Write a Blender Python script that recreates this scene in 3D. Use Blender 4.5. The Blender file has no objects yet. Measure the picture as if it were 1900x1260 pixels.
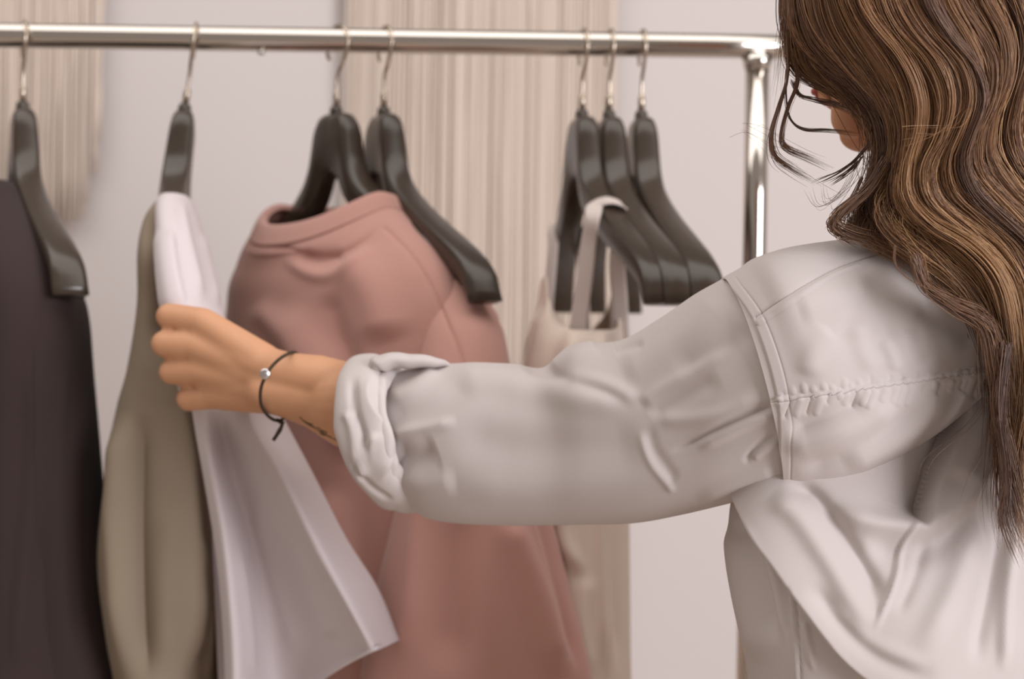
import bpy, bmesh, math, random
import numpy as np
from mathutils import Vector, Matrix
random.seed(4); rng = np.random.default_rng(4)
C = bpy.context.scene.collection
scene = bpy.context.scene
# ------------------------------------------------------------------ camera
CAMZ = 1.30; F = 1900 * 50 / 36.0; ROLL = math.radians(0.85)
Rv = np.array([math.cos(ROLL), 0, math.sin(ROLL)]); Uv = np.array([-math.sin(ROLL), 0, math.cos(ROLL)]); Fv = np.array([0, 1.0, 0])
C0 = np.array([0, 0, CAMZ])
cd = bpy.data.cameras.new('camera'); cam = bpy.data.objects.new('camera', cd); C.objects.link(cam)
cd.lens = 50; cd.sensor_width = 36; cd.clip_start = 0.05
cam.matrix_world = Matrix(((Rv[0], Uv[0], 0, 0), (0, 0, -1, 0), (Rv[2], Uv[2], 0, CAMZ), (0, 0, 0, 1)))
cd.dof.use_dof = True; cd.dof.focus_distance = 0.88; cd.dof.aperture_fstop = 5.6
scene.camera = cam
# ------------------------------------------------------------------ light
w = bpy.data.worlds.new('world'); scene.world = w; w.use_nodes = True
bg = w.node_tree.nodes['Background']; bg.inputs[0].default_value = (1.0, 0.86, 0.78, 1); bg.inputs[1].default_value = 0.37
def area(name, loc, target, sx, sy, power, col):
    l = bpy.data.lights.new(name, 'AREA'); l.shape = 'RECTANGLE'; l.size = sx; l.size_y = sy; l.energy = power; l.color = col
    o = bpy.data.objects.new(name, l); C.objects.link(o); o.location = loc
    o.rotation_euler = (Vector(target) - Vector(loc)).to_track_quat('-Z', 'Y').to_euler(); return o
area('window_light', (3.75, -2.85, 1.9), (0.0, 1.4, 1.15), 2.4, 2.4, 285, (0.95, 0.94, 0.99))
area('ceiling_light', (-0.2, 0.7, 3.1), (-0.1, 1.3, 1.2), 4.6, 1.5, 52, (1.0, 0.96, 0.93))
vs = scene.view_settings; vs.view_transform = 'Standard'; vs.look = 'None'; vs.exposure = -0.12; vs.gamma = 1; vs.use_curve_mapping = False
# ------------------------------------------------------------------ helpers
def P(px, py, Y):
    return C0 + Y * ((px - 950) / F * Rv + (630 - py) / F * Uv + Fv)
def proj(G):
    q = G - C0; Y = q[..., 1]
    return np.stack([950 + F * (q @ Rv) / Y, 630 - F * (q @ Uv) / Y], -1)
def lin(c):
    return tuple(((v / 255) / 12.92 if v <= 10.3 else ((v / 255 + .055) / 1.055) ** 2.4) for v in c) + (1,)
def pchip(x, y, q):
    x = np.asarray(x, float); y = np.asarray(y, float); q = np.clip(q, x[0], x[-1])
    h = np.diff(x); s = (y[1:] - y[:-1]) / (h if y.ndim == 1 else h[:, None])
    m = np.zeros_like(y); m[0] = s[0]; m[-1] = s[-1]
    if len(x) > 2: m[1:-1] = (s[1:] + s[:-1]) / 2
    i = np.clip(np.searchsorted(x, q, side='right') - 1, 0, len(x) - 2)
    t = (q - x[i]) / h[i]; hh = h[i]
    if y.ndim > 1: t = t[:, None]; hh = hh[:, None]
    return ((2*t**3-3*t**2+1)*y[i] + (t**3-2*t**2+t)*hh*m[i] + (-2*t**3+3*t**2)*y[i+1] + (t**3-t**2)*hh*m[i+1])
def mat(name, rgb, rough=0.8, metal=0.0, bump=None, var=0.0, spec=0.3, sheen=0.0, sss=0.0, scale=None, trans=0.0):
    m = bpy.data.materials.new(name); m.use_nodes = True; nt = m.node_tree; b = nt.nodes['Principled BSDF']
    col = lin(rgb); b.inputs['Base Color'].default_value = col; b.inputs['Roughness'].default_value = rough
    b.inputs['Metallic'].default_value = metal; b.inputs['Specular IOR Level'].default_value = spec
    if sheen: b.inputs['Sheen Weight'].default_value = sheen
    if sss:
        b.inputs['Subsurface Weight'].default_value = sss; b.inputs['Subsurface Scale'].default_value = 0.006
        b.inputs['Subsurface Radius'].default_value = (1, .45, .3)
    tc = nt.nodes.new('ShaderNodeTexCoord')
    if var:
        n = nt.nodes.new('ShaderNodeTexNoise'); n.inputs['Scale'].default_value = scale or 9; n.inputs['Detail'].default_value = 4
        nt.links.new(tc.outputs['Object'], n.inputs['Vector'])
        mx = nt.nodes.new('ShaderNodeMix'); mx.data_type = 'RGBA'
        mx.inputs[6].default_value = tuple(min(1, c * (1 + var)) for c in col[:3]) + (1,)
        mx.inputs[7].default_value = tuple(c * (1 - var) for c in col[:3]) + (1,)
        nt.links.new(n.outputs['Fac'], mx.inputs[0]); nt.links.new(mx.outputs[2], b.inputs['Base Color'])
    if bump:
        n2 = nt.nodes.new('ShaderNodeTexNoise'); n2.inputs['Scale'].default_value = bump[0]; n2.inputs['Detail'].default_value = 5
        nt.links.new(tc.outputs['Object'], n2.inputs['Vector'])
        bp = nt.nodes.new('ShaderNodeBump'); bp.inputs['Strength'].default_value = bump[1]; bp.inputs['Distance'].default_value = bump[2]
        nt.links.new(n2.outputs['Fac'], bp.inputs['Height']); nt.links.new(bp.outputs[0], b.inputs['Normal'])
    return m
def tag(o, label=None, cat=None, group=None, kind=None):
    if label: o['label'] = label
    if cat: o['category'] = cat
    if group: o['group'] = group
    if kind: o['kind'] = kind
    return o
def empty(name, loc, label=None, cat=None, group=None):
    o = bpy.data.objects.new(name, None); C.objects.link(o); o.location = loc; o.empty_display_size = .05
    return tag(o, label, cat, group)
def link(name, me, m, parent=None, smooth=True):
    o = bpy.data.objects.new(name, me); C.objects.link(o)
    for mm in (m if isinstance(m, (list, tuple)) else [m]): me.materials.append(mm)
    if smooth: me.polygons.foreach_set('use_smooth', [True] * len(me.polygons))
    if parent:
        o.parent = parent; base = parent
        loc = Vector((0, 0, 0))
        while base: loc += base.location; base = base.parent
        o.location = -loc
        # geometry is written in world space: bake the shift into the mesh so the object sits on its parent
        me.transform(Matrix.Translation(-loc)); o.location = (0, 0, 0)
    return o
def np_mesh(name, V, Fc):
    me = bpy.data.meshes.new(name); V = np.asarray(V, float).reshape(-1, 3); Fc = np.asarray(Fc, int)
    me.vertices.add(len(V)); me.vertices.foreach_set('co', V.ravel())
    n = Fc.shape[1]; me.loops.add(Fc.size); me.loops.foreach_set('vertex_index', Fc.ravel())
    me.polygons.add(len(Fc)); me.polygons.foreach_set('loop_start', np.arange(0, Fc.size, n)); me.polygons.foreach_set('loop_total', np.full(len(Fc), n))
    me.update(calc_edges=True); me.validate(); return me
def grid_faces(M, N, closed):
    i = np.arange(M - 1)[:, None]; j = np.arange(N if closed else N - 1)[None, :]; j2 = (j + 1) % N
    return np.stack([i*N + j, i*N + j2, (i+1)*N + j2, (i+1)*N + j], -1).reshape(-1, 4)
def grid_obj(name, G, m, parent=None, closed=True, solid=0.0, mask=None, offset=0):
    M, N = G.shape[:2]; Fc = grid_faces(M, N, closed)
    if mask is not None: Fc = Fc[mask.reshape(-1)[Fc[:, 0]]]
    me = np_mesh(name, G.reshape(-1, 3), Fc)
    if mask is not None:
        bm = bmesh.new(); bm.from_mesh(me); bmesh.ops.delete(bm, geom=[v for v in bm.verts if not v.link_faces], context='VERTS'); bm.to_mesh(me); bm.free()
    o = link(name, me, m, parent)
    if solid:
        s = o.modifiers.new('thickness', 'SOLIDIFY'); s.thickness = solid; s.offset = offset
    return o
def refine(cage, M, N, closed=True, ts=None):
    """cage: rows of control points -> smooth dense grid"""
    cage = np.asarray(cage, float); R, K = cage.shape[:2]; rows = []
    for r in cage:
        if closed:
            rr = np.concatenate([r[-2:], r, r[:3]]); q = np.arange(N) / N * K
            rows.append(pchip(np.arange(-2, K + 3), rr, q))
        else: rows.append(pchip(np.arange(K), r, np.linspace(0, K - 1, N)))
    rows = np.array(rows); q = np.linspace(0, R - 1, M) if ts is None else ts
    out = np.stack([pchip(np.arange(R), rows[:, j], q) for j in range(N)], 1)
    return out
def smooth_grid(G, it, closed):
    for _ in range(it):
        A = G.copy(); A[1:-1] = (G[:-2] + 2*G[1:-1] + G[2:]) / 4
        if closed: G = (np.roll(A, 1, 1) + 2*A + np.roll(A, -1, 1)) / 4
        else: B = A.copy(); B[:, 1:-1] = (A[:, :-2] + 2*A[:, 1:-1] + A[:, 2:]) / 4; G = B
    return G
def normals(G, closed):
    du = np.gradient(G, axis=0)
    dv = (np.roll(G, -1, 1) - np.roll(G, 1, 1)) if closed else np.gradient(G, axis=1)
    n = np.cross(du, dv); n /= np.linalg.norm(n, axis=-1, keepdims=True) + 1e-9
    if closed:
        cen = G.mean(1, keepdims=True); s = np.sign(((G - cen) * n).sum(-1, keepdims=True).mean(1, keepdims=True)); n = n * np.where(s == 0, 1, s)
    return n
def sculpt(G, strokes, closed=True, k=1.0, wk=1.0):
    """press folds and seams into a cloth surface. stroke = (kind, points, width px, height m[, far width])"""
    n = normals(G, closed); v = C0 - G; v /= np.linalg.norm(v, axis=-1, keepdims=True)
    if not closed: n *= np.sign((n * v).sum(-1).mean())
    face = np.clip((n * v).sum(-1) * 4 + .3, 0, 1); q = proj(G); tot = np.zeros(G.shape[:2])
    for s in strokes:
        kind, pts, wd, H = s[:4]; (H, wd) = (H * k, wd * wk) if kind == 'ridge' else (H, wd); pts = np.asarray(pts, float)
        if len(pts) > 2: pts = pchip(np.arange(len(pts)), pts, np.linspace(0, len(pts) - 1, len(pts) * 5))
        bd = np.full(q.shape[:2], 1e9); sd = np.zeros(q.shape[:2]); bt = np.zeros(q.shape[:2]); L = len(pts) - 1
        for kk in range(L):
            a, b = pts[kk], pts[kk + 1]; ab = b - a; l2 = (ab ** 2).sum() + 1e-9
            t = np.clip(((q - a) @ ab) / l2, 0, 1); d = q - (a + t[..., None] * ab); dist = np.linalg.norm(d, axis=-1)
            m = dist < bd; bd[m] = dist[m]; bt[m] = ((kk + t) / L)[m]
            sd[m] = np.sign(ab[0] * (q[..., 1] - a[1]) - ab[1] * (q[..., 0] - a[0]))[m]
        tp = np.clip(np.minimum(bt, 1 - bt) * 5, 0, 1); tp = tp * tp * (3 - 2 * tp)
        if kind.endswith('!'): tp = np.ones_like(tp); kind = kind[:-1]
        if kind == 'ridge': h = H * np.exp(-(bd / wd) ** 2)
        elif kind == 'step':      # cloth on the right-hand side of the stroke stands proud (y down)
            far = s[4] if len(s) > 4 else 80
            h = np.where(sd > 0, H * np.exp(-bd / far), H * np.exp(-(bd / wd) ** 2))
        tot += h * tp * face
    return G + n * tot[..., None]
def tube(path, r, n=8, closed=False, caps=True):
    path = np.asarray(path, float); K = len(path); r = np.broadcast_to(np.asarray(r, float), (K,))
    T = np.gradient(path, axis=0)
    if closed: T = np.roll(path, -1, 0) - np.roll(path, 1, 0)
    T /= np.linalg.norm(T, axis=1, keepdims=True) + 1e-12
    u = np.cross(T[0], [0.31, 0.17, 0.93]); u /= np.linalg.norm(u); V = []
    for k in range(K):
        u = u - T[k] * (u @ T[k]); u /= np.linalg.norm(u) + 1e-12; v = np.cross(T[k], u)
        a = np.arange(n) / n * 2 * math.pi; V.append(path[k] + r[k] * (np.cos(a)[:, None] * u + np.sin(a)[:, None] * v))
    return np.array(V)
class MB:
    def __init__(s): s.V = []; s.F = []; s.n = 0
    def add(s, V, Fc):
        V = np.asarray(V, float).reshape(-1, 3); s.V.append(V); s.F += [tuple(int(i) + s.n for i in f) for f in Fc]; s.n += len(V)
    def tube(s, path, r, n=8, closed=False):
        G = tube(path, r, n, closed); M = len(G); base = grid_faces(M, n, True).tolist()
        if closed: base += [((M-1)*n + j, (M-1)*n + (j+1) % n, (j+1) % n, j) for j in range(n)]
        else: base += [tuple(range(n))[::-1], tuple((M-1)*n + j for j in range(n))]
        s.add(G, base)
    def box(s, c, h, rot=0):
        V = [(x, y, z) for x in (-1, 1) for y in (-1, 1) for z in (-1, 1)]; V = np.array(V) * h
        cr, sr = math.cos(rot), math.sin(rot); V = np.stack([V[:, 0]*cr - V[:, 1]*sr, V[:, 0]*sr + V[:, 1]*cr, V[:, 2]], 1) + c
        s.add(V, [(0,1,3,2),(4,6,7,5),(0,4,5,1),(2,3,7,6),(0,2,6,4),(1,5,7,3)])
    def cone(s, p0, r0, p1, r1, n=20):
        p0 = np.asarray(p0, float); p1 = np.asarray(p1, float); d = p1 - p0; L = np.linalg.norm(d) + 1e-9; d = d / L
        pts = []; rs = []
        for a in np.linspace(-1.5, 0, 6): pts.append(p0 + d * r0 * math.sin(a)); rs.append(r0 * math.cos(a))
        for a in np.linspace(0, 1.5, 6): pts.append(p1 + d * r1 * math.sin(a)); rs.append(r1 * math.cos(a))
        path = np.array(pts); T = d; u = np.cross(T, [0.31, 0.17, 0.93]); u /= np.linalg.norm(u); v = np.cross(T, u)
        a = np.arange(n) / n * 2 * math.pi; ring = np.cos(a)[:, None] * u + np.sin(a)[:, None] * v
        G = path[:, None] + np.array(rs)[:, None, None] * ring[None]; M = len(path)
        s.add(G, grid_faces(M, n, True).tolist() + [tuple(range(n))[::-1], tuple((M-1)*n + j for j in range(n))])
    def chain(s, *pr):
        for (a, ra), (b, rb) in zip(pr[:-1], pr[1:]): s.cone(a, ra, b, rb)
    def mesh(s, name):
        me = bpy.data.meshes.new(name); me.from_pydata(np.concatenate(s.V).tolist(), [], s.F); me.update()
        bm = bmesh.new(); bm.from_mesh(me); bmesh.ops.recalc_face_normals(bm, faces=bm.faces); bm.to_mesh(me); bm.free(); return me
    def obj(s, name, m, parent=None, smooth=True): return link(name, s.mesh(name), m, parent, smooth)
def remeshed(mb, name, voxel, it, m, parent=None):
    me = mb.mesh(name + '_raw'); t = bpy.data.objects.new('tmp', me); C.objects.link(t)
    r = t.modifiers.new('r', 'REMESH'); r.mode = 'VOXEL'; r.voxel_size = voxel
    sm = t.modifiers.new('s', 'SMOOTH'); sm.iterations = it; sm.factor = .5
    dg = bpy.context.evaluated_depsgraph_get(); dg.update(); new = bpy.data.meshes.new_from_object(t.evaluated_get(dg)); new.name = name
    bpy.data.objects.remove(t); new.materials.clear(); return link(name, new, m, parent)
def wobble(n, k, seed, per=True):
    r = np.random.default_rng(seed); t = np.arange(n) / n * 2 * math.pi; o = np.zeros(n)
    for f in range(1, k + 1): o += r.normal() / f ** .5 * np.sin(f * t + r.uniform(0, 6.28))
    return o / k ** .5
# ------------------------------------------------------------------ materials
M_wall = mat('wall_paint', (201, 193, 190), .9, bump=(40, .08, .002))
M_floor = mat('floor_boards', (196, 182, 168), .5, var=.15, scale=3)
M_trim = mat('trim_paint', (210, 202, 196), .6)
M_chrome = mat('chrome', (205, 198, 190), .13, 1.0)
M_wire = mat('steel_wire', (190, 176, 160), .25, 1.0)
M_plastic = mat('hanger_plastic', (60, 50, 41), .24, bump=(600, .15, .0004), spec=.5)
M_rubber = mat('rubber', (50, 45, 42), .7)
M_black = mat('black_wool', (54, 42, 40), .95, bump=(900, .3, .0006), var=.06, sheen=.03)
M_olive = mat('olive_cloth', (138, 124, 107), .95, bump=(900, .25, .0005), var=.05)
M_tee = mat('white_jersey', (206, 196, 197), .9, bump=(700, .15, .0004))
M_pink = mat('pink_fleece', (193, 147, 136), .95, bump=(700, .25, .0006), sheen=.2)
M_seam = mat('pink_thread', (160, 108, 92), .95)
M_cream = mat('cream_cloth', (222, 206, 193), .9, bump=(500, .25, .0006), var=.05)
M_strap = mat('cream_binding', (206, 194, 188), .85)
M_yarn = mat('macrame_yarn', (208, 193, 180), .95, bump=(300, .3, .002), var=.05, scale=5)
M_shirt = mat('white_cotton', (198, 189, 186), .85, bump=(420, .12, .0005), sss=0)
M_skin = mat('skin', (202, 150, 114), .52, bump=(260, .1, .0006), var=.06, sss=.12, spec=.35, scale=18)
M_cord = mat('dark_cord', (62, 50, 38), .8)
M_bead = mat('silver_bead', (210, 205, 205), .25, 1.0)
M_ink = mat('ink', (105, 88, 62), .7)
M_jean = mat('blue_denim', (70, 80, 100), .9, bump=(600, .3, .0006))
M_shoe = mat('white_leather', (210, 205, 200), .5)
M_lip = mat('lips', (176, 98, 88), .5); M_eye = mat('eye_white', (225, 220, 215), .2); M_iris = mat('iris', (60, 42, 30), .2)
# ------------------------------------------------------------------ room
def slab(name, x0, x1, y0, y1, z0, z1, m):
    b = MB(); b.box(((x0+x1)/2, (y0+y1)/2, (z0+z1)/2), ((x1-x0)/2, (y1-y0)/2, (z1-z0)/2)); o = b.obj(name, m, smooth=False); o['kind'] = 'structure'; return o
WALLY = 2.55
slab('floor', -3.2, 3.2, -1.5, WALLY, -.1, 0, M_floor)
slab('wall_back', -3.2, 3.2, WALLY, WALLY + .12, 0, 2.9, M_wall)
slab('baseboard_back', -3.2, 3.2, WALLY - .015, WALLY, 0, .09, M_trim)
# wall hangings: yarn fringe on a wooden dowel
def wall_hanging(x0, x1, ztop, bottom, label, seed):
    r = np.random.default_rng(seed); Y = WALLY - .03
    root = empty('wall_hanging', ((x0+x1)/2, Y, ztop), label, 'wall hanging')
    b = MB(); b.tube([(x0 - .05, Y, ztop), (x1 + .05, Y, ztop)], .011, 14); b.obj('dowel', mat('pale_wood', (170, 135, 100), .6, var=.1), root)
    b = MB(); b.tube([(x0, Y, ztop), ((x0+x1)/2, Y + .01, ztop + .16), (x1, Y, ztop)], .003, 8); b.obj('hanging_cord', M_yarn, root)
    b = MB(); n = int((x1 - x0) / .0052)
    for layer in range(2):
        for i in range(n):
            x = x0 + (i + .5 + r.uniform(-.35, .35)) / n * (x1 - x0); zb = bottom(x) + r.uniform(-.035, .03)
            k = 9; z = np.linspace(ztop, zb, k); dx = np.cumsum(r.normal(0, .0011, k)) ; dy = np.cumsum(r.normal(0, .0012, k))
            path = np.stack([x + dx, Y + layer * .006 - .004 + dy * .4 + r.uniform(-.0015, .0015), z], 1)
            rad = r.uniform(.0034, .0046) * np.linspace(1, .65, k); b.tube(path, rad, 5)
    o = b.obj('fringe', M_yarn, root); o['kind'] = 'stuff'
    b = MB()
    for i in range(int((x1 - x0) / .022)):
        x = x0 + .011 + i * .022
        b.tube([(x + .009*math.cos(a), Y - .012*math.sin(a)*1.1, ztop + .004*math.cos(2*a)) for a in np.linspace(0, 2*math.pi, 9)[:-1]], .0045, 5, True)
    b.obj('knot_row', M_yarn, root)
def wx(px): return P(px, 300, WALLY - .03)[0]
def wz(py): return P(950, py, WALLY - .03)[2]
xa, xb = wx(-520), wx(188); xm = (xa + xb) / 2
wall_hanging(xa, xb, wz(-240), lambda x: wz(235) - .27 * math.sqrt(max(0, 1 - ((x - xm) / ((xb - xa)/2)) ** 2)) ** .8, 'beige yarn fringe wall hanging with rounded bottom, at the left edge above the dark jacket', 3)
wall_hanging(wx(642), wx(1140), wz(-250), lambda x: wz(1330), 'wide beige yarn fringe wall hanging on the wall behind the pink sweatshirt', 8)
# ------------------------------------------------------------------ clothes rack
RY = 1.45; ZR = P(650, 75, RY)[2]; XP = P(1403, 300, RY)[0]; XL = -1.02; RR = .0125
rack = empty('clothes_rack', ((XP + XL)/2, RY, 0), 'chrome tube clothes rack with one top rail holding all the hangers', 'clothes rack')
b = MB(); b.tube([(x, RY, ZR) for x in np.linspace(XL - .06, XP + .085, 12)], RR, 32); b.obj('rail', M_chrome, rack)
for x in (XL, XP):
    b = MB(); b.tube([(x, RY, z) for z in np.linspace(.13, ZR - .008, 10)], .0122, 32); b.obj('post', M_chrome, rack)
    b = MB(); b.tube([(x, RY, ZR - RR - .012), (x, RY, ZR - RR - .006), (x, RY, ZR - RR + .002)], [.0127, .0145, .0165], 28)
    b.obj('post_collar', M_chrome, rack)
    b = MB(); b.tube([(x, RY + s, .12) for s in np.linspace(-.25, .25, 8)], .0125, 24); b.obj('foot_bar', M_chrome, rack)
    for s in (-.22, .22):
        b = MB(); b.tube([(x - .011, RY + s, .03), (x + .011, RY + s, .03)], .03, 24); wl = b.obj('caster_wheel', M_rubber, rack)
        b = MB(); b.box((x, RY + s, .082), (.004, .01, .03)); b.box((x + .017, RY + s, .05), (.003, .009, .03)); b.box((x - .017, RY + s, .05), (.003, .009, .03)); b.box((x, RY + s, .08), (.02, .009, .003)); b.obj('caster_fork', M_chrome, wl, False)
b = MB(); b.tube([(XL, RY, .12), (XP, RY, .12)], .01, 20); b.obj('lower_bar', M_chrome, rack)
sx = P(486, 100, RY)[0]; b = MB(); b.tube([(sx, RY - .004, ZR - RR + .001), (sx, RY - .004, ZR - RR - .004), (sx, RY - .004, ZR - RR - .0045)], [.0035, .0035, .001], 12); b.obj('screw', M_chrome, rack)
# ------------------------------------------------------------------ hangers
NECKZ = P(650, 212, RY)[2]
DROP = NECKZ
BOW = .026
prof = np.array([(0, 0), (.013, -.0003), (.022, .003), (.029, .014), (.033, .033), (.038, .052), (.050, .070), (.074, .088), (.108, .108), (.145, .128), (.176, .146), (.196, .164), (.207, .192)])
inner = np.array([(0, .062), (.004, .063), (.009, .066), (.015, .071), (.021, .080), (.030, .092), (.046, .105), (.070, .119), (.102, .136), (.134, .152), (.160, .167), (.179, .180), (.190, .1955)])
def hanger(x0, yaw, label, lean=0.0, group='dark plastic hangers on the rail'):
    """local: u along the hanger (towards camera +), v across, built at its own place"""
    root = empty('clothes_hanger', (x0, RY, NECKZ), label, 'hanger', group)
    cy, sy = math.cos(yaw), math.sin(yaw)
    def W(u, v, z): return (x0 + u * sy + v * cy - lean * max(0, ZR + .01 - NECKZ - z), RY - u * cy + v * sy, NECKZ + z)
    b = MB(); n = 20; S = np.linspace(0, len(prof) - 1, 45)
    po = pchip(np.arange(len(prof)), prof, S); pi_ = pchip(np.arange(len(inner)), inner, S)
    for side in (1, -1):
        rows = []
        for k, ((u1, d1), (u2, d2)) in enumerate(zip(po, pi_)):
            t = k / 44; bow = BOW * (u1 / .207) ** 1.6
            hw = .0112 + .0022 * min(1, t * 2.2) + .0030 * max(0, t - .6) / .4
            ring = []
            for j in range(n):
                a = j / n * 2 * math.pi; ca, sa = math.cos(a), math.sin(a)
                ex = .42 if sa > 0 else .3
                s_ = (abs(sa) ** ex) * (1 if sa > 0 else -1); c_ = (abs(ca) ** .6) * (1 if ca > 0 else -1)
                f = .5 + .5 * s_    # 1 = outer, 0 = inner
                uu = u2 + (u1 - u2) * f; dd = d2 + (d1 - d2) * f
                wv = hw * c_ * (1 if f > .5 else .86)
                ring.append(W(side * uu, wv + bow, -dd))
            rows.append(ring)
        G = np.array(rows); M_ = len(G)
        b.add(G, grid_faces(M_, n, True).tolist() + [tuple((M_-1)*n + j for j in range(n))])
    b.obj('hanger_body', M_plastic, root)
    b = MB(); b.tube([W(0, 0, -.004), W(0, 0, .003), W(0, 0, .007), W(0, 0, .0085)], [.0072, .0068, .006, .003], 16); b.obj('neck', M_plastic, root)
    b = MB(); b.tube([W(0, 0, .006), W(0, 0, .022), W(0, 0, .024)], [.0036, .0036, .0022], 14); b.obj('ferrule', M_wire, root)
    rh = .0195; zc = ZR + RR + .0022 - rh - NECKZ
    path = [(0, .006), (0, .03), (.002, .042), (.009, zc - rh - .002)]
    for a in np.linspace(-28, 222, 30):
        path.append((rh * math.cos(math.radians(a)), zc + rh * math.sin(math.radians(a))))
    path = pchip(np.arange(len(path)), np.array(path), np.linspace(0, len(path) - 1, 90))
    b = MB(); b.tube([W(u, 0, z) for u, z in path], .0019, 10); b.obj('hook', M_wire, root)
    return W
def X0(px): return P(px, 212, RY)[0]
R_ = math.radians
HG = {
 'off': hanger(X0(-60), R_(31), 'dark plastic hanger at the frame edge carrying the black jacket'),
 'one': hanger(X0(42), R_(24), 'empty dark plastic hanger in front of the black jacket at far left'),
 'tee': hanger(X0(362), R_(11), 'dark plastic hanger seen end on, carrying the white tee and olive blouse', lean=.13),
 'pink': hanger(X0(624), R_(40), 'dark plastic hanger carrying the pink sweatshirt, turned towards the viewer'),
 'four': hanger(X0(712), R_(25.5), 'empty dark plastic hanger just right of the pink sweatshirt'),
 'five': hanger(X0(1080), R_(11), 'dark plastic hanger carrying the cream strappy top, leftmost of the right-hand three'),
 'six': hanger(X0(1130), R_(8), 'middle of the three dark plastic hangers near the rack post'),
 'seven': hanger(X0(1190), R_(5.4), 'dark plastic hanger closest to the chrome rack post')}
def ring(cx, cy, z, a, b, yaw, p=2.4, n=96, bow=0, fn=None, zf=None, shift=0, off=0):
    """closed slice of a hanging garment. a along the hanger, b across it"""
    t = np.arange(n) / n * 2 * math.pi; c, s = np.cos(t), np.sin(t)
    u = a * np.sign(c) * np.abs(c) ** (2 / p) + shift; v = b * np.sign(s) * np.abs(s) ** (2 / p)
    if fn is not None: v = v + fn(t)
    v = v + off + bow * (np.abs(u) / .207) ** 1.6
    zz = np.full(n, z) + (zf(t) if zf is not None else 0)
    cyw, syw = math.cos(yaw), math.sin(yaw)
    return np.stack([cx + u * syw + v * cyw, cy - u * cyw + v * syw, zz], 1)
def aw(d):  # half width of hanger at drop d
    return float(np.interp(d, prof[:, 1], prof[:, 0]))
def garment(rows, M, N, smooth=1): return smooth_grid(refine(rows, M, N, True), smooth, True)
def tube_px(rows, n=48, p=2.3, twist=None):
    """closed slices given as (y, left px, right px, depth, half thickness)"""
    out = []
    for y, l, r, Y, bt in rows:
        A = P(l, y, Y); B = P(r, y, Y); c = (A + B) / 2; h = (B - A) / 2; t = np.arange(n) / n * 2 * math.pi; cc, ss = np.cos(t), np.sin(t)
        out.append(c + np.outer(np.sign(cc) * np.abs(cc) ** (2 / p), h) + np.outer(np.sign(ss) * np.abs(ss) ** (2 / p), [0, -bt, 0]))
    return out
# ---- black jacket
jk = empty('jacket', (X0(-60), RY, NECKZ - .1), 'nearly black jacket hanging at the left edge, behind the leftmost empty hanger', 'jacket')
rows = []
for z, a, bb, sh in [(-.080, .085, .030, 0), (-.083, .097, .036, 0), (-.105, .125, .044, 0), (-.135, .165, .05, 0), (-.165, .197, .054, 0), (-.20, .215, .058, 0), (-.26, .222, .062, 0), (-.36, .225, .068, 0), (-.5, .232, .078, .004), (-.65, .245, .09, .008), (-.8, .26, .10, .012)]:
    rows.append(ring(X0(-60), RY, NECKZ + z, a, bb, R_(31), 2.6, 96, BOW * .8, fn=lambda t, z=z: .0045 * min(1, -z * 2) * np.sin(7 * t + 1 + z * 3), shift=sh))
G = garment(rows, 150, 220)
G = sculpt(G, [('ridge', [(60, 640), (62, 850), (40, 1100), (30, 1260)], 14, .006), ('step', [(95, 560), (90, 800), (70, 1260)], 8, .004, 40), ('ridge', [(150, 700), (150, 900), (190, 1200)], 20, .004)])
grid_obj('body', G, M_black, jk, solid=.003)
# near sleeve
rows = tube_px([(500, 60, 100, 1.34, .010), (520, 50, 125, 1.335, .03), (550, 46, 144, 1.33, .045), (600, 42, 155, 1.325, .05), (700, 38, 163, 1.32, .052), (800, 34, 172, 1.32, .054), (900, 32, 181, 1.32, .055), (1000, 30, 193, 1.32, .055), (1130, 28, 212, 1.32, .055), (1260, 26, 236, 1.32, .055), (1450, 20, 268, 1.32, .055)])
grid_obj('sleeve', sculpt(garment(rows, 160, 100), [('ridge', [(70, 600), (66, 900), (40, 1250)], 12, .004), ('step', [(120, 640), (110, 900), (130, 1250)], 8, .003, 30)]), M_black, jk, solid=.003)
# ---- olive blouse
ol = empty('blouse', (X0(350), RY, NECKZ - .1), 'olive grey blouse hanging behind the white tee and the hand', 'blouse')
rows = tube_px([(366, 302, 322, 1.40, .010), (386, 292, 335, 1.395, .04), (420, 286, 352, 1.385, .08), (480, 286, 372, 1.37, .115), (570, 284, 386, 1.37, .12), (680, 264, 400, 1.37, .125), (760, 240, 420, 1.37, .13), (900, 217, 430, 1.37, .135), (1020, 204, 440, 1.37, .135), (1140, 218, 446, 1.37, .135), (1260, 240, 452, 1.37, .135), (1500, 270, 470, 1.37, .135)], p=2.0)
G = garment(rows, 240, 300)
G = sculpt(G, [('ridge', [(312, 600), (322, 760), (332, 980), (340, 1290)], 34, .030), ('ridge', [(236, 760), (226, 900), (222, 1000), (236, 1290)], 18, .014), ('ridge', [(270, 760), (266, 1000), (272, 1290)], 18, -.012),
   ('step', [(300, 640), (310, 860), (330, 1100), (345, 1260)], 10, .006, 45), ('ridge', [(330, 980), (348, 1100), (352, 1220)], 7, .004), ('ridge', [(365, 880), (350, 1000), (362, 1100)], 8, .0025), ('ridge', [(300, 930), (292, 1060), (300, 1250)], 12, .003), ('ridge', [(375, 1100), (384, 1180), (380, 1260)], 10, .003)])
grid_obj('body', G, M_olive, ol, solid=.002)
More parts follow.
